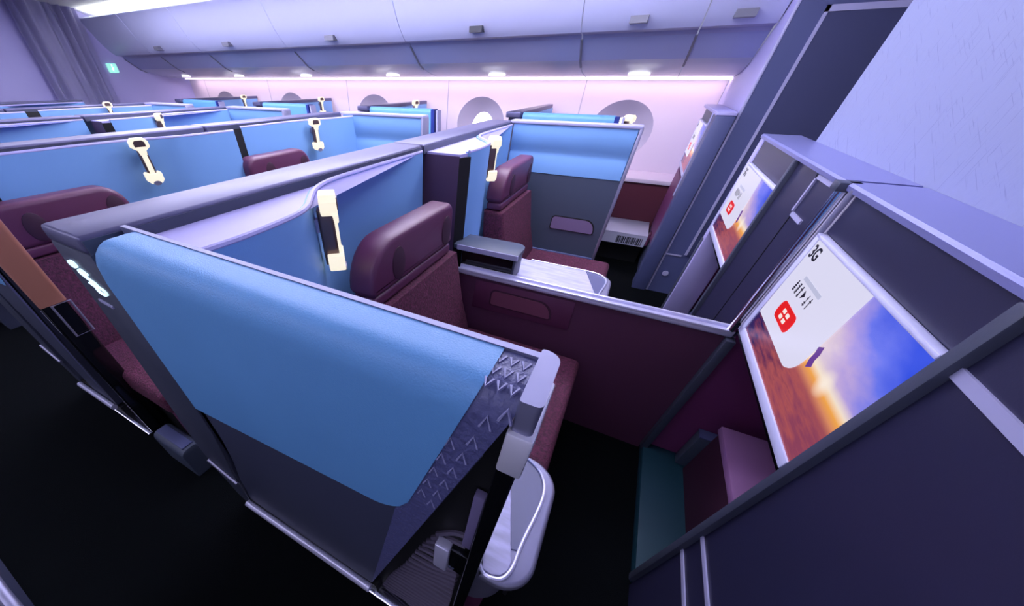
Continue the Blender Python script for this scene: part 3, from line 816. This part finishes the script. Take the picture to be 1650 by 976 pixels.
link('edge_line', bx(-.006, 0, -.118, -.010, .325, .335), M['white_trim'], cl)
link('floor_button', pr(ellipse(-.075, .172, .022, .020, 20), 'x', -.01, 0), M['white_trim'], cl)

# ------------------------------------------------------------------ window suites
wu = thing('screen_unit', 'slim screen unit between the closet and the window, seen edge-on', 'cabinet', (3.33, -.478, 0), 'front screen units')
link('unit_body', bx(0, .16, 0, .11, 0, 1.225, bev=.004), M['slate_blue'], wu)
link('unit_back', bx(.16, 1.0, 0, .09, .02, 1.225), M['slate'], wu)
link('unit_top', bx(-.004, 1.0, -.0, .115, 1.225, 1.245, bev=.004), M['lavender'], wu)
link('edge_trim', bx(.155, .175, .085, .118, .72, 1.235), M['white_trim'], wu)
link('plum_panel', pr([(.16, .30), (.90, .30), (.90, .80), (.16, .80)], 'y', .09, .10), M['magenta'], wu)
tv3 = dup(tv1, (4.24, -.378, .83), 'sunset screen seen edge-on beside the windows', PI)
be = thing('window_bench', 'pale bench with a dark slatted grille below the window wall', 'bench', (3.83, -.36, 0))
link('bench_top', bx(0, .475, 0, .42, .285, .30, bev=.004), M['white_bench'], be)
link('bench_front', bx(.0, .03, 0, .42, .195, .285), M['white_bench'], be)
gr = bmesh.new()
for k in range(16):
    y = .03 + k*.0145; box(gr, -.003, .002, y, y+.006+.003*(k % 3), .205, .268)
link('grille', gr, M['latch_dark'], be)
link('bench_base', bx(.12, .46, .0, .42, 0, .285), M['black'], be)
link('bench_end', bx(-.03, .06, -.02, 0, .22, .33, bev=.006), M['burg'], be)

def window_suite():
    t = thing('window_suite', 'x', 'seat shell', (0, 0, 0), 'suites along the windows')
    link('cap', pr([(-.02, .94), (.0, .93), (1.28, .965), (1.28, 1.02), (-.02, 1.06)], 'z', 1.165, 1.203, bev=.006), M['cap'], t)
    link('back_shell', pr([(.0, .95), (1.27, .97), (1.27, 1.01), (.0, 1.04)], 'z', 0, 1.166), M['shell'], t)
    link('blue_lining', pr([(.08, .93), (1.26, .955), (1.26, .972), (.08, .95)], 'z', .4, 1.172), M['blue_liner'], t)
    wb = bmesh.new(); prism(wb, rrect(0, .075, .55, 1.2, (.004, .004, .03, .03), 6), 'y', .23, .925)
    link('leather_cover', wb, M['blue'], t)
    link('lower_panel', bx(.006, .07, .16, .94, 0, .55), M['shell'], t)
    link('end_trim', pr([(.165, .5), (.20, 1.196), (.232, 1.196), (.20, .5)], 'x', -.002, .074), mat('navy_edge', (36, 52, 130), .4), t)
    link('end_frame', pr([(.135, .5), (.165, 1.19), (.18, 1.19), (.15, .5)], 'x', .0, .078), M['white_trim'], t)
    return t
ws0 = window_suite(); ws0.location = (3.385, 0, 0); ws0['label'] = 'window suite with a rounded blue screen nearest the closet, across the far aisle'
for k, lab in ((1, 'second window suite from the closet, with a tall pale end frame'), (2, 'third window suite from the closet'), (3, 'fourth window suite from the closet, small and pale blue'), ):
    dup(ws0, (3.385, WP*k, 0), lab)
for k, lab in ((0, 'round white lamp at the end of the first blue window screen'), (1, 'small lit lamp inside the second window suite'), (2, 'small lit lamp inside the third window suite'), (3, 'small lit lamp inside the fourth window suite')):
    if k == 0: lamp(3.44, .14, 1.02, math.radians(60), lab)
    else: lamp(4.30 if k > 1 else 4.15, WP*k+.84, 1.04, math.radians(-15), lab)

# ------------------------------------------------------------------ near side suite corner at the lower left
nc = thing('window_suite_corner', 'pale and plum corner of the near side suite in the lower left corner', 'seat shell', (-.26, .70, 0))
link('corner_shell', pr([(-.12, .0), (-.08, .40), (.02, .64), (.0, .70), (-.3, .70), (-.3, .0)], 'y', -.10, .30, bev=.01), M['shell'], nc)
link('corner_trim', tb([(.015, .28, .70), (.016, .05, .695), (.010, -.07, .66), (-.03, -.105, .55)], .010, 10), M['silver'], nc)
link('corner_pad', bx(-.25, -.02, -.07, .20, .70, .715, bev=.005), M['lavender'], nc)

# ------------------------------------------------------------------ world and view
w = bpy.data.worlds.new('world'); S.world = w; w.use_nodes = True
w.node_tree.nodes['Background'].inputs[0].default_value = lin((196, 196, 240)); w.node_tree.nodes['Background'].inputs[1].default_value = .5
S.view_settings.view_transform = 'Standard'; S.view_settings.look = 'None'; S.view_settings.gamma = 1; S.view_settings.exposure = 0.0
S.view_settings.use_curve_mapping = False
